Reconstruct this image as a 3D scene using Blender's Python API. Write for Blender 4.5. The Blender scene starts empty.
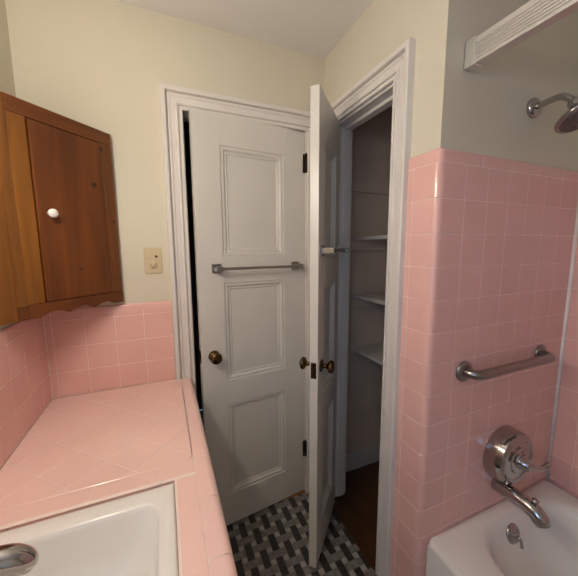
import bpy, bmesh, math, random
from mathutils import Vector, Matrix
random.seed(7)
PI = math.pi
COL = bpy.context.scene.collection

# ------------------------------------------------------------------ materials
def new_mat(name):
    m = bpy.data.materials.new(name); m.use_nodes = True
    nt = m.node_tree
    return m, nt, nt.nodes['Principled BSDF']

def simple(name, col, rough=0.5, metal=0.0, var=0.06, scale=6.0, bump=0.0, bscale=80.0, coat=0.0, spec=0.5):
    m, nt, b = new_mat(name)
    tc = nt.nodes.new('ShaderNodeTexCoord')
    n = nt.nodes.new('ShaderNodeTexNoise'); n.inputs['Scale'].default_value = scale; n.inputs['Detail'].default_value = 4
    nt.links.new(tc.outputs['Object'], n.inputs['Vector'])
    r = nt.nodes.new('ShaderNodeMapRange')
    r.inputs['From Min'].default_value = 0.3; r.inputs['From Max'].default_value = 0.7
    r.inputs['To Min'].default_value = 1 - var; r.inputs['To Max'].default_value = 1 + var
    nt.links.new(n.outputs['Fac'], r.inputs['Value'])
    mx = nt.nodes.new('ShaderNodeVectorMath'); mx.operation = 'SCALE'
    mx.inputs[0].default_value = col
    nt.links.new(r.outputs['Result'], mx.inputs['Scale'])
    nt.links.new(mx.outputs['Vector'], b.inputs['Base Color'])
    b.inputs['Roughness'].default_value = rough; b.inputs['Metallic'].default_value = metal
    b.inputs['Coat Weight'].default_value = coat; b.inputs['Coat Roughness'].default_value = 0.08
    b.inputs['Specular IOR Level'].default_value = spec
    if bump > 0:
        n2 = nt.nodes.new('ShaderNodeTexNoise'); n2.inputs['Scale'].default_value = bscale; n2.inputs['Detail'].default_value = 3
        nt.links.new(tc.outputs['Object'], n2.inputs['Vector'])
        bp = nt.nodes.new('ShaderNodeBump'); bp.inputs['Strength'].default_value = bump; bp.inputs['Distance'].default_value = 0.002
        nt.links.new(n2.outputs['Fac'], bp.inputs['Height']); nt.links.new(bp.outputs['Normal'], b.inputs['Normal'])
    return m

def wood(name, dark, light, axis='Z', rough=0.35, knots=(), stretch=14.0, scale=3.0, coat=0.08):
    m, nt, b = new_mat(name)
    tc = nt.nodes.new('ShaderNodeTexCoord')
    mp = nt.nodes.new('ShaderNodeMapping')
    s = [stretch, stretch, stretch]; s['XYZ'.index(axis)] = 1.0
    mp.inputs['Scale'].default_value = s
    nt.links.new(tc.outputs['Object'], mp.inputs['Vector'])
    n = nt.nodes.new('ShaderNodeTexNoise'); n.inputs['Scale'].default_value = scale; n.inputs['Detail'].default_value = 6
    n.inputs['Distortion'].default_value = 0.8
    nt.links.new(mp.outputs['Vector'], n.inputs['Vector'])
    cr = nt.nodes.new('ShaderNodeValToRGB')
    cr.color_ramp.elements[0].position = 0.3; cr.color_ramp.elements[0].color = (*dark, 1)
    cr.color_ramp.elements[1].position = 0.72; cr.color_ramp.elements[1].color = (*light, 1)
    nt.links.new(n.outputs['Fac'], cr.inputs['Fac'])
    out = cr.outputs['Color']
    for (p, rad) in knots:      # dark pine knots of their own place and size
        d = nt.nodes.new('ShaderNodeVectorMath'); d.operation = 'DISTANCE'
        d.inputs[1].default_value = p
        nt.links.new(tc.outputs['Object'], d.inputs[0])
        k = nt.nodes.new('ShaderNodeMapRange'); k.interpolation_type = 'SMOOTHSTEP'
        k.inputs['From Min'].default_value = rad * 0.45; k.inputs['From Max'].default_value = rad
        k.inputs['To Min'].default_value = 0.85; k.inputs['To Max'].default_value = 0.0
        nt.links.new(d.outputs['Value'], k.inputs['Value'])
        mx = nt.nodes.new('ShaderNodeMixRGB'); mx.inputs['Color2'].default_value = (0.012, 0.005, 0.003, 1)
        nt.links.new(k.outputs['Result'], mx.inputs['Fac']); nt.links.new(out, mx.inputs['Color1'])
        out = mx.outputs['Color']
    nt.links.new(out, b.inputs['Base Color'])
    b.inputs['Roughness'].default_value = rough; b.inputs['Coat Weight'].default_value = coat
    b.inputs['Coat Roughness'].default_value = 0.2
    return m

M = {}
M['paint'] = simple('cream wall paint', (0.655, 0.61, 0.49), 0.6, var=0.03, scale=2.5, bump=0.12, bscale=120)
M['ceil'] = simple('ceiling paint', (0.74, 0.72, 0.69), 0.75, var=0.02, bump=0.1, bscale=90)
M['white'] = simple('white gloss trim paint', (0.72, 0.68, 0.64), 0.33, var=0.03, scale=5, bump=0.06, bscale=40)
M['doorpaint'] = simple('white door paint', (0.66, 0.635, 0.59), 0.32, var=0.03, scale=4, bump=0.08, bscale=30)
M['closetpaint'] = simple('closet paint', (0.64, 0.53, 0.42), 0.6, var=0.05)
M['shelfpaint'] = simple('shelf paint', (0.62, 0.58, 0.54), 0.5, var=0.05)
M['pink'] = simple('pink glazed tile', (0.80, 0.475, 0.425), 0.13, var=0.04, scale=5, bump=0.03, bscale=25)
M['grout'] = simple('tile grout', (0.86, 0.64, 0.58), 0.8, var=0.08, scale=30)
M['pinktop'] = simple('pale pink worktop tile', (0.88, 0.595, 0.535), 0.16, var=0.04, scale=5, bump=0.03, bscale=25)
M['groutwhite'] = simple('counter grout', (0.86, 0.70, 0.64), 0.7, var=0.06, scale=30)
M['caulk'] = simple('white caulk', (0.88, 0.80, 0.74), 0.5, var=0.06, scale=20)
M['enamel'] = simple('white enamel', (0.80, 0.765, 0.72), 0.14, var=0.02)
M['sinkwhite'] = simple('sink porcelain', (0.82, 0.80, 0.76), 0.16, var=0.02)
M['chrome'] = simple('chrome', (0.44, 0.42, 0.41), 0.11, 1.0, var=0.04)
M['steel'] = simple('brushed steel', (0.30, 0.275, 0.26), 0.28, 1.0, var=0.06)
M['nickel'] = simple('worn nickel', (0.36, 0.34, 0.32), 0.28, 1.0, var=0.08)
M['alu'] = simple('fluted aluminium', (0.72, 0.70, 0.68), 0.42, 0.85, var=0.05)
M['brass'] = simple('aged brass', (0.115, 0.072, 0.032), 0.25, 1.0, var=0.35, scale=45)
M['bronze'] = simple('dark bronze hinge', (0.035, 0.022, 0.014), 0.4, 0.8, var=0.3, scale=40)
M['black'] = simple('black', (0.012, 0.011, 0.010), 0.5, var=0.1)
M['ivory'] = simple('ivory plastic', (0.60, 0.50, 0.315), 0.4, var=0.03)
M['porcelain'] = simple('white porcelain knob', (0.85, 0.83, 0.80), 0.12, var=0.01)
M['nozzle'] = simple('dark grey nozzle plate', (0.16, 0.14, 0.14), 0.3, 0.6, var=0.1)
M['tile_dark'] = simple('charcoal mosaic tile', (0.040, 0.035, 0.033), 0.4, var=0.35, scale=40)
M['tile_grey'] = simple('grey mosaic tile', (0.20, 0.185, 0.172), 0.4, var=0.30, scale=55)
M['tile_dot'] = simple('pale mosaic dot', (0.38, 0.35, 0.32), 0.4, var=0.2, scale=50)
M['floorgrout'] = simple('floor grout', (0.17, 0.155, 0.145), 0.8, var=0.1, scale=30)
M['oak'] = wood('closet oak boards', (0.035, 0.013, 0.004), (0.12, 0.045, 0.012), 'Y', 0.35, stretch=9)
M['threshold'] = wood('threshold wood', (0.20, 0.075, 0.022), (0.38, 0.15, 0.05), 'X', 0.4)
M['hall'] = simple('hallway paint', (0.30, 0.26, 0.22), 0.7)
M['glass'] = simple('lamp glass', (0.9, 0.9, 0.88), 0.3)

def emit(name, col, strength):
    m = bpy.data.materials.new(name); m.use_nodes = True
    nt = m.node_tree; nt.nodes.clear()
    e = nt.nodes.new('ShaderNodeEmission'); e.inputs['Color'].default_value = (*col, 1); e.inputs['Strength'].default_value = strength
    o = nt.nodes.new('ShaderNodeOutputMaterial'); nt.links.new(e.outputs[0], o.inputs[0])
    return m

# ------------------------------------------------------------------ mesh helpers
class MB:
    def __init__(s): s.bm = bmesh.new(); s.mi = 0; s.mats = []
    def mat(s, m):
        if m not in s.mats: s.mats.append(m)
        s.mi = s.mats.index(m); return s
    def face(s, vs, smooth=False):
        try:
            f = s.bm.faces.new(vs); f.material_index = s.mi; f.smooth = smooth; return f
        except ValueError: return None
    def v(s, p): return s.bm.verts.new(p)
    def quad(s, a, b, c, d, smooth=False): return s.face([s.v(a), s.v(b), s.v(c), s.v(d)], smooth)
    def box(s, lo, hi, bevel=0.0, xf=None):
        xf = xf or (lambda p: p)
        if bevel <= 0:
            P = [(x, y, z) for x in (lo[0], hi[0]) for y in (lo[1], hi[1]) for z in (lo[2], hi[2])]
            V = [s.v(xf(Vector(p))) for p in P]
            for f in ((0,1,3,2),(4,6,7,5),(0,4,5,1),(2,3,7,6),(0,2,6,4),(1,5,7,3)): s.face([V[i] for i in f])
            return s
        t = bmesh.new(); bmesh.ops.create_cube(t, size=1)
        for v in t.verts: v.co = Vector([lo[i] + (v.co[i] + .5) * (hi[i] - lo[i]) for i in range(3)])
        bmesh.ops.bevel(t, geom=list(t.edges), offset=bevel, segments=2, affect='EDGES', profile=.5)
        mp = {v: s.v(xf(v.co.copy())) for v in t.verts}
        for f in t.faces: s.face([mp[v] for v in f.verts])
        t.free(); return s
    def rings(s, rings, closed=True, cap0=False, cap1=False, smooth=True):
        R = [[s.v(p) for p in r] for r in rings]
        n = len(R[0])
        for i in range(len(R) - 1):
            for j in range(n if closed else n - 1):
                k = (j + 1) % n
                s.face([R[i][j], R[i][k], R[i+1][k], R[i+1][j]], smooth)
        if cap0: s.face(list(reversed(R[0])))
        if cap1: s.face(R[-1])
        return R
    def tube(s, pts, rad, seg=16, caps=True, sub=0):
        pts = [Vector(p) for p in pts]; n = len(pts)
        rads = list(rad) if isinstance(rad, (list, tuple)) else [rad] * n
        if sub:      # smooth the path through its points
            P2, R2 = [], []
            cr = lambda a, b, c, d, t: .5*((2*b) + (c-a)*t + (2*a-5*b+4*c-d)*t*t + (3*b-a-3*c+d)*t**3)
            for i in range(n-1):
                i0, i3 = max(i-1, 0), min(i+2, n-1)
                for k in range(sub):
                    t = k/sub
                    P2.append(cr(pts[i0], pts[i], pts[i+1], pts[i3], t)); R2.append(cr(rads[i0], rads[i], rads[i+1], rads[i3], t))
            pts = P2 + [pts[-1]]; rads = R2 + [rads[-1]]; n = len(pts)
        prev = None; rings = []
        for i, p in enumerate(pts):
            t = (pts[min(i+1, n-1)] - pts[max(i-1, 0)]).normalized()
            if prev is None:
                a = Vector((0,0,1)) if abs(t.z) < .9 else Vector((1,0,0))
                u = t.cross(a).normalized()
            else:
                u = (prev - t * prev.dot(t)).normalized()
            prev = u; w = t.cross(u)
            rings.append([p + (u * math.cos(2*PI*k/seg) + w * math.sin(2*PI*k/seg)) * rads[i] for k in range(seg)])
        s.rings(rings, cap0=caps, cap1=caps); return s
    def lathe(s, prof, origin=(0,0,0), axis=(0,0,1), seg=28):
        ax = Vector(axis).normalized(); o = Vector(origin)
        a = Vector((0,0,1)) if abs(ax.z) < .9 else Vector((1,0,0))
        u = ax.cross(a).normalized(); w = ax.cross(u)
        rings = [[o + ax*h + (u*math.cos(2*PI*k/seg) + w*math.sin(2*PI*k/seg))*max(r, 1e-4) for k in range(seg)] for r, h in prof]
        s.rings(rings, cap0=True, cap1=True); return s
    def prism(s, poly, z0, z1):
        A = [s.v((x, y, z0)) for x, y in poly]; B = [s.v((x, y, z1)) for x, y in poly]
        s.face(list(reversed(A))); s.face(B)
        for i in range(len(poly)):
            k = (i+1) % len(poly); s.face([A[i], A[k], B[k], B[i]])
        return s
    def build(s, name, mat=None, parent=None, recalc=True, weld=False, smooth_angle=None):
        if weld: bmesh.ops.remove_doubles(s.bm, verts=s.bm.verts, dist=1e-5)
        if recalc: bmesh.ops.recalc_face_normals(s.bm, faces=s.bm.faces)
        me = bpy.data.meshes.new(name); s.bm.to_mesh(me); s.bm.free()
        if s.mats:
            for m in s.mats: me.materials.append(m)
        elif mat: me.materials.append(mat)
        if smooth_angle:
            for p in me.polygons: p.use_smooth = True
            try: me.set_sharp_from_angle(angle=math.radians(smooth_angle))
            except Exception: pass
        o = bpy.data.objects.new(name, me); COL.objects.link(o)
        if parent: o.parent = parent
        return o

def struct(o): o['kind'] = 'structure'; return o
def tag(o, label, cat, group=None):
    o['label'] = label; o['category'] = cat
    if group: o['group'] = group
    return o
def empty(name, loc=(0,0,0), rotz=0.0, parent=None):
    o = bpy.data.objects.new(name, None); COL.objects.link(o)
    o.location = loc; o.rotation_euler = (0,0,rotz); o.empty_display_size = .05
    if parent: o.parent = parent
    return o
def copy_tree(o, parent=None):
    c = o.copy(); COL.objects.link(c); c.parent = parent
    for ch in list(o.children): copy_tree(ch, c)
    return c

# ------------------------------------------------------------------ dimensions (metres, floor z = 0, back wall y = 0, left wall x = 0)
W = 1.251; TY = -0.737; X2 = 2.05; ZC = 2.386; YR = -2.45
PX = W + .0095; PY = TY + .0095            # painted faces sit just behind the tile faces
HC = 0.836; CE = 0.55                    # counter height, counter edge
Z0 = 1.7014; P = 0.110                   # cap grout line and tile pitch
DX0, DX1, DZ = 0.570, 1.160, 2.036       # bathroom doorway
CY0, CY1 = -0.520, -0.100                # closet doorway

# ------------------------------------------------------------------ room shell
m = MB(); m.box((-.12, 0, 0), (DX0-.009, .11, ZC)); m.box((DX1, 0, 0), (W+.11, .11, ZC)); m.box((DX0-.009, 0, DZ), (DX1, .11, ZC))
struct(m.build('wall_back', M['paint']))
WY0, WY1, WZ0, WZ1 = -2.30, -1.56, 0.95, 1.85
m = MB(); m.box((-.12, WY1, 0), (0, 0, ZC)); m.box((-.12, YR-.12, 0), (0, WY0, ZC)); m.box((-.12, WY0, 0), (0, WY1, WZ0)); m.box((-.12, WY0, WZ1), (0, WY1, ZC))
struct(m.build('wall_left', M['paint']))
m = MB(); m.box((PX, CY1, 0), (W+.11, 0, ZC)); m.box((PX, PY, 0), (W+.11, CY0, ZC)); m.box((PX, CY0, DZ), (W+.11, CY1, ZC))
struct(m.build('wall_right', M['paint']))
m = MB(); m.box((W+.11, PY, 0), (X2+.12, PY+.1, ZC)); struct(m.build('wall_front', M['paint']))
m = MB(); m.box((X2+.006, YR-.12, 0), (X2+.12, PY, ZC)); struct(m.build('wall_alcove', M['paint']))
m = MB(); m.box((-.12, YR-.12, 0), (X2+.12, YR, ZC))
struct(m.build('wall_rear', M['paint']))
m = MB(); m.box((-.12, YR-.12, ZC), (X2+.12, .11, ZC+.1)); struct(m.build('ceiling', M['ceil']))
# window behind the photographer
m = MB()
for lo, hi in (((-.1, WY0, WZ0), (-.04, WY0+.04, WZ1)), ((-.1, WY1-.04, WZ0), (-.04, WY1, WZ1)), ((-.1, WY0, WZ0), (-.04, WY1, WZ0+.04)),
               ((-.1, WY0, WZ1-.04), (-.04, WY1, WZ1)), ((-.09, WY0, (WZ0+WZ1)/2-.02), (-.05, WY1, (WZ0+WZ1)/2+.02))): m.box(lo, hi)
struct(m.build('window_1', M['white']))

# basket weave floor
XM = 1.246
m = MB(); m.mat(M['floorgrout'])
m.quad((0, YR, -.0012), (XM, YR, -.0012), (XM, 0, -.0012), (0, 0, -.0012)); m.quad((XM, YR, -.0012), (X2, YR, -.0012), (X2, PY, -.0012), (XM, PY, -.0012))
xmax, ymax = 1.246, -0.001
hp = 0.061; bw, bl = 0.0165, 0.0425; ds = 0.0125
xmax, ymax = 1.246, -0.001
def ftile(cx, cy, hx, hy, mt):
    x0, x1, y0, y1 = max(cx-hx, 0.45), min(cx+hx, xmax), cy-hy, min(cy+hy, ymax)
    if x1-x0 < .003 or y1-y0 < .003: return
    m.mat(mt)
    b = .0008
    m.rings([[(x0,y0,-.001),(x1,y0,-.001),(x1,y1,-.001),(x0,y1,-.001)], [(x0+b,y0+b,0),(x1-b,y0+b,0),(x1-b,y1-b,0),(x0+b,y1-b,0)]], cap1=True, smooth=False)
for i in range(-8, 8):
    for j in range(-36, 6):
        cx, cy = .877 + hp*i, -.209 + hp*j
        if cy < -1.9: continue
        if (i + j) % 2 == 0: ftile(cx, cy, bw, bl, M['tile_dark'])
        else:
            ftile(cx, cy, bl, bw, M['tile_grey'])
        ftile(cx+hp/2, cy+hp/2, ds, ds, M['tile_dot'])
struct(m.build('floor', recalc=False))
# closet and hallway shells
m = MB(); m.box((W-.004, PY+.1, -.03), (X2, .05, -.004)); struct(m.build('floor_closet', M['oak']))
m = MB(); m.box((W+.11, .05, 0), (X2, .11, ZC)); struct(m.build('wall_closet_side', M['closetpaint']))
m = MB(); m.box((X2-.10, PY+.1, 0), (X2, .05, ZC)); struct(m.build('wall_closet_back', M['closetpaint']))
m = MB(); m.box((W+.1101, PY+.1, 0), (W+.114, CY0-.001, ZC)); m.box((W+.1101, CY1+.001, 0), (W+.114, .05, ZC)); m.box((W+.1101, CY0-.001, DZ), (W+.114, CY1+.001, ZC))
m.box((W+.114, PY+.1001, 0), (X2-.10, PY+.104, ZC)); struct(m.build('wall_closet_front', M['closetpaint']))
m = MB(); m.box((W+.114, .038, .001), (X2-.10, .05, .118), .003); struct(m.build('baseboard_closet', M['shelfpaint']))
m = MB(); m.box((DX0, 0.0, -.02), (DX1, .13, .003)); struct(m.build('floor_threshold', M['threshold']))
m = MB(); m.box((-.1, .13, -.03), (2.0, 1.2, -.004)); struct(m.build('floor_hallway', M['oak']))
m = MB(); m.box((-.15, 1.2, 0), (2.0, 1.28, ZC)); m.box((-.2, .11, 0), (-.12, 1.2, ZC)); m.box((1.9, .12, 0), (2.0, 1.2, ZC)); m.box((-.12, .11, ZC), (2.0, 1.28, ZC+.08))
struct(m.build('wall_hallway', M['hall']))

# ------------------------------------------------------------------ door casings and jambs
PROF = [(0.0, 0.0), (0.0, .012), (.002, .0145), (.011, .0145), (.0125, .0135), (.0125, .0085), (.018, .0085), (.018, .016), (.022, .0185), (.026, .0165), (.027, .013), (.048, .0135),
        (.050, .017), (.055, .0185), (.059, .0165), (.060, .011), (.065, .011), (.065, .025), (.068, .029), (.082, .030), (.0855, .027), (.087, .0)]
def casing(name, a0, a1, top, place):
    m = MB()
    R = []
    for d, h in PROF:
        R.append([place(a0 - d, 0.0, h), place(a0 - d, top + d, h), place(a1 + d, top + d, h), place(a1 + d, 0.0, h)])
    V = [[m.v(p) for p in r] for r in R]
    for i in range(len(V) - 1):
        for j in range(3): m.face([V[i][j], V[i][j+1], V[i+1][j+1], V[i+1][j]])
    m.face([r[0] for r in V]); m.face([r[3] for r in V])
    return struct(m.build(name, M['white']))
casing('trim_1', DX0-.006, DX1+.002, DZ-.011, lambda a, z, h: (a, -h, z))
casing('trim_2', CY0-.001, CY1+.001, DZ-.004, lambda a, z, h: (PX - h, a, z))
def jamb(name, boxes): 
    m = MB()
    for lo, hi in boxes: m.box(lo, hi, .0015)
    return struct(m.build(name, M['white']))
jamb('trim_3', [((DX0-.009, .002, .004), (DX0-.003, .108, DZ)), ((DX1-.016+.012, .002, .004), (DX1+.001, .108, DZ)), ((DX0-.003, .002, DZ-.006), (DX1-.004, .108, DZ+.001)),
                ((DX0-.003, .048, .004), (DX0+.001, .085, DZ-.006)), ((DX0+.003, .048, DZ-.018), (DX1-.016, .085, DZ-.006))])
JX0, JX1 = PX + .002, W + .107
jamb('trim_4', [((JX0, CY1-.016, .022), (JX1, CY1+.001, DZ)), ((JX0, CY0-.001, .004), (JX1, CY0+.012, DZ)), ((JX0, CY0+.012, DZ-.012), (JX1, CY1-.016, DZ+.001)),
                ((JX0+.044, CY1-.026, .022), (JX0+.080, CY1-.016, DZ-.012)), ((JX0+.044, CY0+.012, .004), (JX0+.080, CY0+.018, DZ-.012)), ((JX0+.044, CY0+.018, DZ-.026), (JX0+.080, CY1-.026, DZ-.012))])

# ------------------------------------------------------------------ glazed tile
TB = .0014; GAP = .0012
def tile_patch(m, path, u0, u1, za, zb, cap=False, curve_seg=1):
    """path(u) -> (point2d, normal2d); one pillow tile between u0,u1 and za,zb; cap rounds the top edge back to the wall"""
    g = GAP
    ui = [u0+g+TB + (u1-u0-2*g-2*TB)*k/curve_seg for k in range(0, curve_seg+1)]
    if cap: zs = [(za+g+TB, 0), (zb-.012, 0), (zb-.0075, -.0012), (zb-.0035, -.0040), (zb-.001, -.008), (zb, -.012)]
    else: zs = [(za+g+TB, 0), (zb-g-TB, 0)]
    def pt(u, z, d):
        (px, py), (nx, ny) = path(u)
        return m.v((px + nx*d, py + ny*d, z))
    grid = [[pt(u, z, dz) for u in ui] for z, dz in zs]
    for a in range(len(grid)-1):
        for b in range(len(ui)-1): m.face([grid[a][b], grid[a][b+1], grid[a+1][b+1], grid[a+1][b]], curve_seg > 1 or cap)
    e = -TB*.8
    def edge(seq_in, seq_out, sm):
        A = [pt(*q) for q in seq_in]; B = [pt(*q) for q in seq_out]
        for k in range(len(A)-1): m.face([A[k], A[k+1], B[k+1], B[k]], sm)
    edge([(u, za+g, e) for u in ui], [(u, za+g+TB, 0) for u in ui], curve_seg > 1)
    if not cap: edge([(u, zb-g-TB, 0) for u in ui], [(u, zb-g, e) for u in ui], curve_seg > 1)
    edge([(u0+g, z, dz+e) for z, dz in reversed(zs)], [(u0+g+TB, z, dz) for z, dz in reversed(zs)], False)
    edge([(u1-g, z, dz+e) for z, dz in zs], [(u1-g-TB, z, dz) for z, dz in zs], False)
def wall_tiles(name, segs, zrows, zbase, zcap, capsegs, back):
    m = MB(); m.mat(M['pink'])
    for path, u0, u1, cs in segs:
        for za, zb in zrows: tile_patch(m, path, u0, u1, za, zb, False, cs)
    for path, u0, u1, cs in capsegs: tile_patch(m, path, u0, u1, zcap[0], zcap[1], True, cs)
    m.mat(M['grout'])
    for path, u0, u1, cs in back:
        n = max(1, cs*2)
        rows = [[], []]
        for k in range(n+1):
            (px, py), (nx, ny) = path(u0 + (u1-u0)*k/n)
            for r, z in zip(rows, (zbase, zcap[1]-.010)): r.append(m.v((px - nx*.0010, py - ny*.0010, z)))
        for k in range(n): m.face([rows[0][k], rows[0][k+1], rows[1][k+1], rows[1][k]], True)
    return struct(m.build(name, recalc=False))
rows = [(Z0-P*(k+1), Z0-P*k) for k in range(15)] + [(0.0, Z0-P*15)]
# pier: closet-side face, rounded corner, tub end wall
RC = .016
def pier(u):      # u<0 : closet side strip (x = W), u in 0..arc : corner, u>arc : tub end wall
    arc = RC*PI/2
    if u < 0: return (W, TY + RC - u), (-1, 0)
    if u <= arc:
        t = u / RC
        return (W + RC - RC*math.cos(t), TY + RC - RC*math.sin(t)), (-math.cos(t), -math.sin(t))
    return (W + RC + (u - arc), TY), (0, -1)
arc = RC*PI/2
u_of = lambda x: arc + (x - W - RC)      # tub end wall x -> u
us_left = -(CY0 - .088 - TY - RC)        # at the casing
segs = [(pier, us_left, us_left+.024, 1), (pier, us_left+.024, u_of(1.372), 18)]
xs = [1.372 + P*k for k in range(6)] + [X2-.002]
segs += [(pier, u_of(a), u_of(b), 1) for a, b in zip(xs, xs[1:])]
cx_ = [1.449, 1.606, 1.763, 1.92, X2-.002]
caps = [(pier, us_left, u_of(1.449), 24)] + [(pier, u_of(a), u_of(b), 1) for a, b in zip(cx_, cx_[1:])]
wall_tiles('trim_5', segs, rows, 0.0, (Z0, Z0+.043), caps, [(pier, us_left, u_of(X2), 30)])
# alcove long wall
def alc(u): return (X2, TY - u), (-1, 0)
ys = [.004, .085] + [.085 + P*k for k in range(1, 15)]
segs = [(alc, a, b, 1) for a, b in zip(ys, ys[1:])]
wall_tiles('trim_6', segs, rows, 0.3, (Z0, Z0+.043), segs, [(alc, 0, 1.62, 1)])
m = MB(); m.tube([(X2-.003, TY-.003, .355), (X2-.003, TY-.003, Z0+.036)], .0075, 8); struct(m.build('trim_7', M['caulk']))
# splash-back above the counter
BY = -.006
srows = [(HC+.001, HC+.104), (HC+.104, HC+.209), (HC+.209, HC+.320)]
def bs(u): return (u, BY), (0, -1)
def ls(u): return (-BY, u), (1, 0)
xs = [.008, .031, .141, .251, .361, DX0-.006-.0875]
sb = [(bs, a, b, 1) for a, b in zip(xs, xs[1:])]
wall_tiles('trim_8', sb, srows, HC, (HC+.320, HC+.372), sb, [(bs, 0, xs[-1], 1)])
yl = [-1.3 + P*k for k in range(12)] + [-.008]
sl = [(ls, a, b, 1) for a, b in zip(yl, yl[1:])]
wall_tiles('trim_9', sl, srows, HC, (HC+.320, HC+.372), sl, [(ls, -1.3, 0, 1)])

# ------------------------------------------------------------------ vanity with tiled top
SX0, SX1, SY0, SY1 = .075, .447, -.664, -1.12      # sink cut-out
VY = -1.30
vanity = empty('vanity', (0, 0, 0))
tag(vanity, 'vanity with a pink tiled worktop set on the diagonal beside the white door', 'vanity')
m = MB(); m.box((CE-.07, VY+.02, .08), (CE-.05, -.03, HC-.06)); m.box((.008, VY+.02, .08), (CE-.07, VY+.04, HC-.06)); m.box((.008, -.05, .08), (CE-.07, -.03, HC-.06)); m.box((.008, VY+.02, .06), (CE-.07, -.03, .08)); m.box((CE-.13, VY+.02, .0), (CE-.11, -.03, .06))
m.build('cabinet_body', M['white'], vanity)
m = MB(); m.mat(M['groutwhite'])
zt = HC - .0009
def gq(x0, x1, y0, y1): m.quad((x0, y0, zt), (x1, y0, zt), (x1, y1, zt), (x0, y1, zt))
gq(.006, CE-.02, SY0+.0, -.006); gq(SX1, CE-.02, VY, SY0); gq(.006, SX0, VY, SY0); gq(SX0, SX1, VY, SY1)
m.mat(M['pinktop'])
def clip_poly(poly, x0, x1, y0, y1):
    for ax, val, keep in ((0, x0, 1), (0, x1, -1), (1, y0, 1), (1, y1, -1)):
        out = []
        for i in range(len(poly)):
            a, b = poly[i], poly[(i+1) % len(poly)]
            da, db = (a[ax]-val)*keep, (b[ax]-val)*keep
            if da >= 0: out.append(a)
            if (da > 0 > db) or (da < 0 < db):
                t = da/(da-db); out.append((a[0]+(b[0]-a[0])*t, a[1]+(b[1]-a[1])*t))
        poly = out
        if len(poly) < 3: return []
    return poly
def inset(poly, d):
    n = len(poly); c = Vector((sum(p[0] for p in poly)/n, sum(p[1] for p in poly)/n)); out = []
    for i in range(n):
        p0, p1, p2 = Vector(poly[i-1]), Vector(poly[i]), Vector(poly[(i+1) % n])
        e1, e2 = (p1-p0), (p2-p1)
        if e1.length < 1e-6 or e2.length < 1e-6: out.append(p1); continue
        n1 = Vector((-e1.y, e1.x)).normalized(); n2 = Vector((-e2.y, e2.x)).normalized()
        if n1.dot(c-p1) < 0: n1 = -n1
        if n2.dot(c-p1) < 0: n2 = -n2
        k = 1 + n1.dot(n2)
        out.append(p1 + (n1+n2)*(d/max(k, .3)))
    return out
def flat_tile(poly):
    if len(poly) < 3: return
    ar = abs(sum(poly[i][0]*poly[(i+1) % len(poly)][1]-poly[(i+1) % len(poly)][0]*poly[i][1] for i in range(len(poly))))/2
    if ar < 1.2e-4: return
    a = inset(poly, .0007); b = inset(poly, .0007+TB)
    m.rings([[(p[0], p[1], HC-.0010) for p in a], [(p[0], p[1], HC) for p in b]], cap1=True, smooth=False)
s2 = math.sqrt(.5); t = .1095
FX1, FY0 = .500, -.603          # field limits: front strip joint, sink strip joint
for i in range(-8, 9):
    for j in range(-8, 9):
        q = []
        for a, b in ((0,0), (1,0), (1,1), (0,1)):
            u, v = (i+a)*t, (j+b)*t
            q.append((.190 + (u - v)*s2, -.430 + (u + v)*s2))
        flat_tile(clip_poly(q, .007, FX1, FY0, -.007))
# strip between the sink and the front edge, and behind the sink
def strip(x0, x1, y0, y1): flat_tile([(x0, y0), (x1, y0), (x1, y1), (x0, y1)])
# rounded sink rim pieces: along x behind the sink (nose towards -y)
def nose_x(x0, x1, ya, yb):
    g = .0007; prof = [(ya, HC-.0015), (ya-TB, HC), (ya-TB-.0015, HC), (yb+.0175, HC)] + [(yb+.016-.016*math.sin(k*PI/12), HC-.016+.016*math.cos(k*PI/12)) for k in range(0, 7)]
    sec = [(x0+g, -.0006), (x0+g+TB, 0), (x0+g+TB+.0015, 0), (x1-g-TB-.0015, 0), (x1-g-TB, 0), (x1-g, -.0006)]
    m.rings([[(x, y, z+dz) for y, z in prof] for x, dz in sec], closed=False)
def nose_y(y0, y1, xa, xb, r, drop=.0, sgn=1):
    g = .0007; prof = [(xa, HC-.0015), (xa+sgn*TB, HC), (xa+sgn*(TB+.0015), HC), (xb-sgn*(r+.0015), HC)] + [(xb-sgn*(r-r*math.sin(k*PI/12)), HC-r+r*math.cos(k*PI/12)) for k in range(0, 7)]
    if drop: prof.append((xb, HC-drop))
    sec = [(y0+g, -.0006), (y0+g+TB, 0), (y0+g+TB+.0015, 0), (y1-g-TB-.0015, 0), (y1-g-TB, 0), (y1-g, -.0006)]
    m.rings([[(x, y, z+dz) for x, z in prof] for y, dz in sec], closed=False)
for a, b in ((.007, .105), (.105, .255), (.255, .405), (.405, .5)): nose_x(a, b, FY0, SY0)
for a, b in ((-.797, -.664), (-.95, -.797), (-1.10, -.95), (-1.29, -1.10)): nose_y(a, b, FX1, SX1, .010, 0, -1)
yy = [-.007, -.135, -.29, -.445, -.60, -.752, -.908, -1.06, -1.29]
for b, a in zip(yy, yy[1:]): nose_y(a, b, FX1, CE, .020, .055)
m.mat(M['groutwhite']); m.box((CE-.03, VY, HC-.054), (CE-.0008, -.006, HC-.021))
m.build('worktop', None, vanity)

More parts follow.
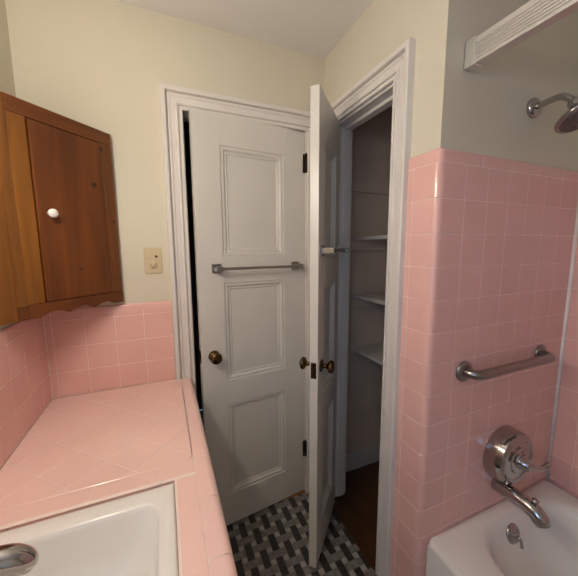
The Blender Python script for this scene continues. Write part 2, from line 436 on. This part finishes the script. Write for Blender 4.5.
# sink
def rrect(cx, cy, hx, hy, r, z, n=8):
    r = min(r, hx-.0005, hy-.0005); pts = []
    for q, (sx, sy) in enumerate(((1, 1), (-1, 1), (-1, -1), (1, -1))):
        for k in range(n+1):
            a = q*PI/2 + k*PI/2/n
            pts.append((cx + sx*(hx-r) + r*math.cos(a), cy + sy*(hy-r) + r*math.sin(a), z))
    return pts
sink = empty('sink', ((SX0+SX1)/2, (SY0+SY1)/2, HC-.015))
tag(sink, 'white rectangular basin sunk into the pink tiled worktop', 'sink')
hx, hy = (SX1-SX0)/2-.0006, (SY0-SY1)/2-.0006
m = MB()
rg = [rrect(0,0,hx,hy,.004,.002), rrect(0,0,hx-.001,hy-.001,.004,.008), rrect(0,0,hx-.006,hy-.006,.006,.011)]
bx, by, bcx = hx-.029, hy-.045, -.002
rg += [rrect(bcx,0,bx,by,.042,.0105), rrect(bcx,0,bx-.003,by-.003,.042,.008), rrect(bcx,0,bx-.006,by-.007,.042,-.002), rrect(bcx,0,bx-.014,by-.020,.055,-.06),
       rrect(bcx,0,bx-.03,by-.04,.06,-.11), rrect(bcx,0,bx-.06,by-.075,.06,-.135), rrect(bcx,0,.05,.05,.05,-.142), rrect(bcx,0,.022,.022,.022,-.145)]
m.rings(rg, cap1=True); m.build('basin', M['sinkwhite'], sink, smooth_angle=50)
m = MB(); m.lathe([(.0, 0), (.021, 0), (.023, .002), (.020, .004), (.0, .003)], (bcx, 0, -.145)); m.build('drain', M['chrome'], sink)
# basin faucet
fau = empty('basin_faucet', (.052, -.862, HC))
tag(fau, 'chrome faucet reaching over the white basin at the worktop', 'faucet')
m = MB(); m.lathe([(.026, .0), (.026, .006), (.021, .012), (.019, .05), (.018, .085), (.014, .095), (0, .097)]); m.build('faucet_body', M['chrome'], fau)
m = MB()
sp = [(0, 0, .060), (.03, .001, .083), (.07, .003, .096), (.11, .004, .097), (.140, .005, .090), (.156, .006, .076), (.160, .006, .066)]
m.tube(sp, [.015, .017, .019, .021, .0215, .019, .013], 32, sub=4); m.build('spout', M['chrome'], fau)
m = MB(); m.lathe([(.016, .097), (.018, .110), (.012, .118), (0, .12)]); m.tube([(0, 0, .112), (-.004, .05, .122)], [.006, .005], 10); m.build('handle', M['chrome'], fau)

# ------------------------------------------------------------------ corner cabinet
L = Vector((.055, -.270, 0)); R = Vector((.288, -.020, 0))
ce = (R-L).normalized(); cang = math.atan2(ce.y, ce.x); CWID = (R-L).length
cab = empty('corner_cabinet', (L.x, L.y, 1.22), cang)      # local: x along the front, -y out of the front, z up
tag(cab, 'brown pine corner cabinet with scalloped bottom hung above the worktop', 'cabinet')
inv = Matrix.Rotation(-cang, 3, 'Z')
def loc(x, y): v = inv @ (Vector((x, y, 0)) - L); return (v.x, v.y)
CH = .668
M['pine_door'] = wood('reddish pine door', (0.095, 0.023, 0.0025), (0.185, 0.052, 0.006), 'Z', 0.4, [((.199, -.005, .410), .013), ((.120, -.005, .10), .006)], 10, 2.2)
M['pine'] = wood('brown pine frame', (0.11, 0.030, 0.003), (0.21, 0.064, 0.008), 'Z', 0.4, [((.328, 0, .328), .009), ((.297, 0, .598), .010)], 12, 2.5)
M['pine_rail'] = wood('brown pine rail', (0.100, 0.025, 0.003), (0.19, 0.055, 0.007), 'X', 0.4, [], 12, 2.5)
M['pine_lit'] = wood('orange pine board with lit tone', (0.165, 0.056, 0.006), (0.30, 0.112, 0.014), 'Z', 0.35, [((-.062, .020, .088), .015)], 10, 2.5)  # orange boards; lamp glare and falloff partly put into the lighter tone
m = MB()
q = [loc(.008, -.0105), loc(.279, -.0105), loc(R.x-.012, R.y+.004), loc(L.x-.012, L.y+.018), loc(.008, -.247)]
m.prism(list(reversed(q)), .012, CH-.004); m.build('case', M['pine'], cab)
# angled boards that close the gap to the left wall
FD = Vector((-.47, -.883)).normalized(); FN = Vector((FD.y, -FD.x)); FN = FN if FN.x > 0 else -FN
def board(name, a, b, z0, z1, mat):
    A_ = Vector((L.x, L.y)) + FD*a; B_ = Vector((L.x, L.y)) + FD*b
    q = [A_, B_, B_ - FN*.016, A_ - FN*.016]
    q = [loc(p.x, p.y) for p in q]
    mm = MB(); mm.prism(list(reversed(q)), z0, z1); return mm.build(name, mat, cab)
board('filler_board', .036, .108, .002, CH-.004, M['pine_lit'])
board('corner_post', .001, .0345, .042, CH-.002, M['pine_lit'])
board('rail_end', .001, .0345, 0, .041, M['pine_rail'])
ST = .050
m = MB(); m.box((0, 0, .045), (ST, .022, CH-.048), .002); m.build('stile', M['pine_lit'], cab)
m = MB(); m.box((CWID-ST, 0, .045), (CWID, .022, CH-.048), .002); m.build('stile', M['pine'], cab)
m = MB(); m.box((0, -.001, CH-.048), (CWID, .022, CH), .003); m.build('top_rail', M['pine_rail'], cab)
m = MB()
pts = [(0, 0), (.028, 0)]
for k in range(0, 61):
    u = .030 + (CWID-.06)*k/60
    ph = (u-.030)/(CWID-.06)*3.0
    z = .003 + .009*abs(math.sin(PI*ph)) * (1 if int(ph) % 2 == 0 else 1) - .004*(1-abs(math.sin(PI*ph)))
    pts.append((u, z))
pts += [(CWID-.028, 0), (CWID, 0), (CWID, .045), (0, .045)]
F = [m.v((u, -.001, z)) for u, z in pts]; Bk = [m.v((u, .022, z)) for u, z in pts]
m.face(F); m.face(list(reversed(Bk)))
for i in range(len(pts)): k = (i+1) % len(pts); m.face([F[i], Bk[i], Bk[k], F[k]])
m.build('scalloped_rail', M['pine_rail'], cab)
cd = empty('door', (ST+.003, 0, .047), 0, cab)
m = MB(); m.box((0, -.005, 0), (CWID-2*ST-.006, .012, CH-.048-.047-.003), .003)
m.build('door_panel', M['pine_door'], cd)
m = MB(); m.lathe([(.006, 0), (.006, .010), (.011, .013), (.0145, .020), (.014, .027), (.009, .031), (0, .032)], (.031, -.005, .288), (0, -1, 0), 22)
m.build('knob', M['porcelain'], cd)

# ------------------------------------------------------------------ outlet
ol = empty('wall_outlet', (.413, 0, 1.389))
tag(ol, 'ivory outlet plate on the cream wall between cabinet and door trim', 'outlet')
m = MB(); m.box((-.035, -.006, -.056), (.035, 0, .056), .002); m.build('cover_plate', M['ivory'], ol)
m = MB(); m.lathe([(.0165, .0), (.0165, .002), (0, .002)], (0, -.006, -.020), (0, -1, 0), 24); m.build('receptacle', M['ivory'], ol)
m = MB()
for x, z, w, h in ((-.006, -.016, .0014, .004), (.006, -.016, .0014, .004), (0, -.028, .0024, .0024)): m.box((x-w, -.0088, z-h), (x+w, -.0078, z+h))
m.build('socket_slots', M['black'], ol)
m = MB(); m.lathe([(.005, 0), (.005, .006), (.003, .008), (0, .008)], (.013, -.006, .018), (0, -1, 0), 14); m.build('switch_button', M['black'], ol)

# ------------------------------------------------------------------ panelled doors
def panel_slab(parent, w, h, th, panels, mat):
    """local x 0..w along the door, z 0..h, y 0..th ; panels = (x0,x1,z0,z1)"""
    m = MB(); b = .0015
    xs = [0, panels[0][0], panels[0][1], w]
    m.box((0, 0, 0), (xs[1], th, h), b); m.box((xs[2], 0, 0), (w, th, h), b)
    zs = [0.0]
    for p in sorted(panels, key=lambda p: p[2]): zs += [p[2], p[3]]
    zs.append(h)
    for a, c in zip(zs[0::2], zs[1::2]): m.box((xs[1]-.0005, .0, a+(0 if a == 0 else 0)), (xs[2]+.0005, th, c))
    m.build('slab', mat, parent)
    RP = [(0, 0), (.002, .005), (.008, .004), (.014, .004), (.023, .0135), (.026, .0135), (.029, .0105), (.034, .0155)]
    for (x0, x1, z0, z1) in panels:
        m = MB()
        for side in (0, 1):
            f = (lambda d: d) if side == 0 else (lambda d: th-d)
            m.rings([[(x0+i, f(d), z0+i), (x1-i, f(d), z0+i), (x1-i, f(d), z1-i), (x0+i, f(d), z1-i)] for i, d in RP], cap1=True, smooth=False)
        m.build('recessed_panel', mat, parent)
KNOB = [(.026, 0), (.027, .003), (.022, .006), (.010, .008), (.009, .026), (.014, .030), (.024, .036), (.0275, .043), (.026, .050), (.018, .055), (0, .056)]
def hinge(parent, x, y, z, h=.092):
    m = MB(); m.tube([(x, y, z-h/2), (x, y, z+h/2)], .0085, 10); m.lathe([(.004, 0), (.005, .004), (0, .008)], (x, y, z+h/2)); m.box((x-.016, y+.002, z-h/2), (x-.002, y+.006, z+h/2))
    m.build('hinge', M['bronze'], parent)
# bathroom door: local x from the free edge to the hinge, y = 0 is the room side
A = Vector((.592, -.052)); B = Vector((1.155, .011)); d = B-A
d1 = empty('door_1', (A.x, A.y, .010), math.atan2(d.y, d.x)); DW = d.length
tag(d1, 'white three panel door left slightly ajar in the back doorway', 'door'); struct(d1)
pz = [(1.395, 1.885), (.785, 1.268), (.172, .662)]
panel_slab(d1, DW, 2.016, .035, [(.121, .440, a, b) for a, b in pz], M['doorpaint'])
m = MB(); m.lathe(KNOB, (.058, 0, .925), (0, -1, 0)); m.build('knob', M['brass'], d1)
m = MB(); m.lathe(KNOB, (.058, .035, .925), (0, 1, 0)); m.build('knob', M['brass'], d1)
m = MB(); m.box((-.0018, .006, .895), (.0005, .030, .955)); m.box((-.006, .012, .917), (-.001, .024, .935)); m.build('latch_plate', M['brass'], d1)
hinge(d1, DW+.002, -.008, 1.860); hinge(d1, DW+.002, -.008, .272)
# closet door: local x from the hinge to the free edge; y = 0 is the bathroom-facing side, +th the closet side
H = Vector((1.249, -.112)); F_ = Vector((.984, -.386)); d = F_-H
d2 = empty('door_2', (H.x, H.y, .010), math.atan2(d.y, d.x)); DW2 = d.length
tag(d2, 'narrow white closet door standing open, seen by its edge', 'door'); struct(d2)
pz2 = [(1.395, 1.855), (.785, 1.268), (.172, .662)]
panel_slab(d2, DW2, 2.016, .035, [(.085, DW2-.095, a, b) for a, b in pz2], M['doorpaint'])
KX = DW2 - .050
m = MB(); m.lathe(KNOB, (KX, 0, .935), (0, -1, 0)); m.build('knob', M['brass'], d2)
m = MB(); m.lathe(KNOB, (KX, .035, .935), (0, 1, 0)); m.build('knob', M['brass'], d2)
m = MB(); m.box((DW2-.0005, .006, .895), (DW2+.0018, .029, .962)); m.box((DW2+.001, .011, .925), (DW2+.008, .024, .945)); m.build('latch_plate', M['brass'], d2)
hinge(d2, -.002, .002, 1.80); hinge(d2, -.002, .002, .25)

# towel bars on the doors
def towel_bar(name, root, length, out, sgn, postmat, barmat, label):
    """root empty on the door face; local x along the bar, sgn*y out of the door"""
    t = root
    tag(t, label, 'towel bar', None)
    for x in (0, length):
        m = MB(); m.box((x-.022, min(0, sgn*.006), -.021), (x+.022, max(0, sgn*.006), .021), .002)
        m.box((x-.016, min(sgn*.004, sgn*(out+.010)), -.011), (x+.016, max(sgn*.004, sgn*(out+.010)), .011), .002)
        m.build('bracket', postmat, t)
    m = MB(); m.box((.008, min(sgn*(out-.007), sgn*(out+.006)), -.0065), (length-.008, max(sgn*(out-.007), sgn*(out+.006)), .0065), .003)
    m.build('bar', barmat, t)
def on(dobj, x, y, z):
    r = dobj.rotation_euler.z; c, s = math.cos(r), math.sin(r)
    return (dobj.location.x + c*x - s*y, dobj.location.y + s*x + c*y, dobj.location.z + z)
t1 = empty('towel_bar', on(d1, .085, 0, 1.338), d1.rotation_euler.z)
towel_bar('towel_bar', t1, .420, .050, -1, M['nickel'], M['nickel'], 'square nickel towel bar across the door that stands ajar')
t2 = empty('towel_bar', on(d2, .035, .035, 1.418), d2.rotation_euler.z)
towel_bar('towel_bar', t2, .300, .045, 1, M['chrome'], M['nickel'], 'towel bar on the inner face of the open closet door')

# ------------------------------------------------------------------ closet shelves on cleats
SXF = 1.502
zs_ = [1.503, 1.162, .832]
labels = ['uppermost of the three white closet shelves', 'middle one of the three white closet shelves', 'lowest of the three white closet shelves']
proto = None
for z, lab in zip(zs_, labels):
    if proto is None:
        m = MB(); m.box((SXF, PY+.104, -.020), (X2-.10, .050, 0), .0015)
        proto = o = m.build('closet_shelf', M['shelfpaint'])
    else:
        o = proto.copy(); COL.objects.link(o)
    o.location = (0, 0, z)
    tag(o, lab + ' behind the open door', 'shelf', 'closet shelves')
for z in (1.816, 1.483, 1.142, .812):
    m = MB(); m.box((W+.114, .028, z-.058), (X2-.10, .0499, z), .002); struct(m.build('trim_10', M['closetpaint']))

# ------------------------------------------------------------------ bathtub
TX0, TX1, TYa, TYb = 1.290, X2-.001, TY-.001, TY-1.53
tub = empty('bathtub', ((TX0+TX1)/2, (TYa+TYb)/2, 0))
tag(tub, 'white enamel bathtub below the pink tiled wall', 'bathtub')
tcx, tcy = tub.location.x, tub.location.y; hx, hy = (TX1-TX0)/2, (TYa-TYb)/2
m = MB(); zr = .366
ix0, ix1, iya, iyb = 1.432, X2-.075, TY-.046, TYb+.11
icx, icy, ihx, ihy = (ix0+ix1)/2-tcx, (iya+iyb)/2-tcy, (ix1-ix0)/2, (iya-iyb)/2
rg = [rrect(0,0,hx,hy,.012,0), rrect(0,0,hx,hy,.012,zr-.020)]
for k in range(1, 7):
    a = k*PI/12; rg.append(rrect(0,0,hx-.020*(1-math.cos(a)),hy-.001*(1-math.cos(a)),.02,zr-.020+.020*math.sin(a)))
rg += [rrect(icx*.3,icy*.3,(hx+ihx)/2,(hy+ihy)/2+.01,.09,zr+.0005)]
rg += [rrect(icx,icy,ihx+.012,ihy+.006,.16,zr), rrect(icx,icy,ihx,ihy,.16,zr-.004), rrect(icx,icy,ihx-.010,ihy-.008,.16,zr-.014), rrect(icx,icy,ihx-.018,ihy-.016,.16,zr-.035),
       rrect(icx,icy,ihx-.032,ihy-.035,.16,zr-.10), rrect(icx,icy,ihx-.055,ihy-.07,.15,zr-.20), rrect(icx,icy,ihx-.085,ihy-.11,.14,zr-.262), rrect(icx,icy,ihx-.13,ihy-.16,.12,zr-.292), rrect(icx,icy,.05,.3,.05,zr-.300)]
m.rings(rg, cap1=True); m.build('tub_shell', M['enamel'], tub, smooth_angle=60)
ov = empty('overflow_plate', (1.683-tcx, (TY-.072)-tcy, .298), 0, tub)
nrm = Vector((0, -.93, .30))
m = MB(); m.lathe([(.036, 0), (.037, .004), (.033, .008), (.012, .010), (.011, .020), (0, .021)], (0,0,0), nrm); m.build('plate', M['chrome'], ov)
m = MB(); m.tube([(0, -.018, .004), (.004, -.030, -.006), (.007, -.034, -.034)], [.006, .0055, .006], 10); m.build('trip_lever', M['chrome'], ov)

# valve, spout, grab bar, shower
vx, vz = 1.684, .612
va = empty('shower_valve', (vx, TY, vz))
tag(va, 'round chrome valve with lever handle set in the pink tile above the tub spout', 'valve')
m = MB(); m.lathe([(.108, -.003), (.110, .006), (.107, .045), (.102, .062), (.093, .068), (.088, .071), (.080, .071), (.076, .067), (.050, .068), (.046, .072), (.034, .074), (.032, .079), (0, .079)], (0,0,0), (0,-1,0), 40)
m.build('escutcheon', M['chrome'], va, smooth_angle=35)
m = MB(); m.lathe([(.026, .072), (.026, .082), (.021, .084), (.021, .105), (.017, .110), (0, .111)], (0,0,0), (0,-1,0), 24)
m.tube([(0, -.095, 0), (.020, -.104, -.004), (.045, -.112, -.014), (.062, -.116, -.016), (.080, -.120, -.010), (.096, -.122, -.002)], [.015, .013, .010, .009, .011, .009], 16, sub=3)
m.build('lever_handle', M['chrome'], va)
sx, sz = 1.672, .470
so = empty('tub_spout', (sx, TY, sz))
tag(so, 'long chrome tub spout with lift knob projecting from the pink tile', 'spout')
m = MB(); m.tube([(0, .003, 0), (0, -.012, 0), (0, -.018, 0), (0, -.07, .0), (.001, -.118, -.002), (.002, -.143, -.010), (.003, -.162, -.026), (.003, -.170, -.040)], [.029, .029, .029, .028, .028, .028, .028, .024], 28)
m.build('spout_tube', M['chrome'], so)
m = MB(); m.lathe([(.006, 0), (.006, .012), (.011, .015), (.011, .022), (0, .024)], (.002, -.135, .016), (0, -.25, 1), 16); m.build('diverter_knob', M['chrome'], so)
gx0, gx1, gz = 1.424, 1.886, .996
gb = empty('grab_bar', ((gx0+gx1)/2, TY, gz))
tag(gb, 'steel grab bar on the pink tile above the tub valve', 'grab bar')
hl = (gx1-gx0)/2
for s_ in (-1, 1):
    m = MB(); m.lathe([(.037, -.003), (.038, .004), (.035, .009), (.024, .012), (.018, .013), (0, .013)], (s_*hl, 0, 0), (0,-1,0)); m.build('flange', M['steel'], gb)
path = []
for s_ in (-1, 1):
    arcp = [(s_*hl, -.008, 0), (s_*hl, -.016, 0)] + [(s_*(hl - .034*(1-math.cos(a))), -.016-.034*math.sin(a), 0) for a in [k*PI/16 for k in range(1, 9)]]
    path += arcp if s_ < 0 else list(reversed(arcp))
m = MB(); m.tube(path, .0165, 18); m.build('bar', M['steel'], gb)
shx, shz = 1.697, 1.927
sh = empty('overhead_shower', (shx, TY, shz))
for nm, fn in (('flange', 0),):
    m = MB(); m.lathe([(.033, -.012), (.034, .001), (.029, .006), (.014, .010), (0, .011)], (0,0,0), (0,-1,0)); m.build('flange', M['chrome'], sh)
tag(sh, 'chrome shower head on a bent arm high on the cream wall over the tub', 'shower head')
m = MB(); m.tube([(0, 0, 0), (0, -.03, .003), (0, -.060, .005), (0, -.080, .001), (0, -.098, -.012), (0, -.112, -.027)], .0105, 18, sub=4); m.build('arm', M['chrome'], sh)
hd = Vector((-.05, -.40, -.85)).normalized()
hp0 = Vector((0, -.114, -.030))
m = MB(); m.lathe([(.010, -.01), (.018, -.004), (.020, .004), (.017, .013), (.019, .020), (.034, .032), (.060, .046), (.069, .054), (.068, .060), (.062, .062), (0, .062)], hp0, hd, 30); m.build('head', M['chrome'], sh)
m = MB(); m.lathe([(.059, .0622), (.058, .0645), (0, .0645)], hp0, hd, 28)
a_ = hd.cross(Vector((1,0,0))).normalized(); b_ = hd.cross(a_)
for rr, cnt in ((.016, 6), (.032, 12), (.048, 18)):
    for k in range(cnt):
        an = 2*PI*k/cnt; p_ = hp0 + hd*.0645 + (a_*math.cos(an) + b_*math.sin(an))*rr
        m.lathe([(.0018, -.001), (.0016, .0025), (0, .003)], p_, hd, 6)
m.build('nozzle_plate', M['nozzle'], sh)

# fluted shower-door header rail across the tub mouth
hr = empty('header_rail', (1.340, TY, 2.018))
tag(hr, 'fluted aluminium header rail running across the tub opening near the ceiling', 'rail')
m = MB(); LEN = 1.50; prof = []
z0, z1 = -.036, .034; nfl = 6; bot, topf = z0+.006, z1-.014
prof = [(.0, z1), (.0, topf)]
for k in range(nfl):
    za = topf - (topf-bot)*k/nfl; zb = topf - (topf-bot)*(k+1)/nfl
    prof += [(.0, za-.0020), (.0035, za-.0030), (.0035, zb+.0010), (.0, zb)]
prof += [(.0, z0), (.030, z0), (.030, z1)]
m.rings([[(x, y, z) for x, z in prof] for y in (-.004, -LEN)], cap0=True, cap1=True, smooth=False); m.build('rail', M['alu'], hr)
m = MB(); m.box((-.004, -.026, z0-.004), (.034, .006, z1+.004), .002); m.build('end_bracket', M['alu'], hr)

# ------------------------------------------------------------------ lamp over the mirror (behind the photographer's left shoulder)
vl = empty('vanity_lamp', (0.01, -0.92, 1.83))
tag(vl, 'three globe lamp bar on the wall above the sink', 'lamp')
m = MB(); m.box((0, -.28, -.04), (.03, .28, .04), .004); m.build('lamp_bar', M['chrome'], vl)
glow = emit('lamp glow', (1.0, 0.91, 0.79), 52.0)
for y in (-.19, 0, .19):
    m = MB(); m.lathe([(.018, .028), (.020, .05), (.016, .055), (0, .055)], (0, y, 0), (1, 0, 0), 16); m.build('lamp_socket', M['chrome'], vl)
    m = MB(); m.lathe([(.042*math.sin(k*PI/14), .092-.042*math.cos(k*PI/14)) for k in range(15)], (0, y, 0), (1, 0, 0), 20); m.build('bulb', glow, vl)

# daylight through the rear window
ld = bpy.data.lights.new('window daylight', 'AREA'); ld.shape = 'RECTANGLE'; ld.size = WY1-WY0-.06; ld.size_y = WZ1-WZ0-.06
ld.energy = 3.6; ld.color = (0.38, 0.60, 1.0)
lo = bpy.data.objects.new('window daylight', ld); COL.objects.link(lo); lo.location = (-.11, (WY0+WY1)/2, (WZ0+WZ1)/2); lo.rotation_euler = (PI/2, 0, -PI/2)
wd = bpy.data.worlds.new('world'); bpy.context.scene.world = wd; wd.use_nodes = True
wd.node_tree.nodes['Background'].inputs['Color'].default_value = (0.45, 0.62, 1.0, 1); wd.node_tree.nodes['Background'].inputs['Strength'].default_value = 0.6

# ------------------------------------------------------------------ camera
yaw, pit, rol = math.radians(22.8864), math.radians(7.4657), math.radians(-0.3415)
s, c = math.sin(yaw), math.cos(yaw)
fw0 = Vector((s, c, 0)); r0 = Vector((c, -s, 0)); up0 = Vector((0, 0, 1))
fw = fw0*math.cos(pit) - up0*math.sin(pit); up = up0*math.cos(pit) + fw0*math.sin(pit)
r = r0*math.cos(rol) + up*math.sin(rol); u = up*math.cos(rol) - r0*math.sin(rol)
cam = bpy.data.cameras.new('camera'); co = bpy.data.objects.new('camera', cam); COL.objects.link(co)
mw = Matrix(((r.x, u.x, -fw.x, .4515), (r.y, u.y, -fw.y, -1.4351), (r.z, u.z, -fw.z, 1.4353), (0, 0, 0, 1)))
co.matrix_world = mw
cam.sensor_fit = 'HORIZONTAL'; cam.sensor_width = 36; cam.lens = 36*297.384/578; cam.clip_start = .01
bpy.context.scene.camera = co

sc = bpy.context.scene
sc.view_settings.view_transform = 'Standard'; sc.view_settings.look = 'None'; sc.view_settings.gamma = 1
sc.view_settings.exposure = 0.77
sc.view_settings.use_curve_mapping = False
sc.cycles.use_denoising = True
sc.cycles.max_bounces = 8; sc.cycles.diffuse_bounces = 5; sc.cycles.glossy_bounces = 5
sc.cycles.sample_clamp_indirect = 6
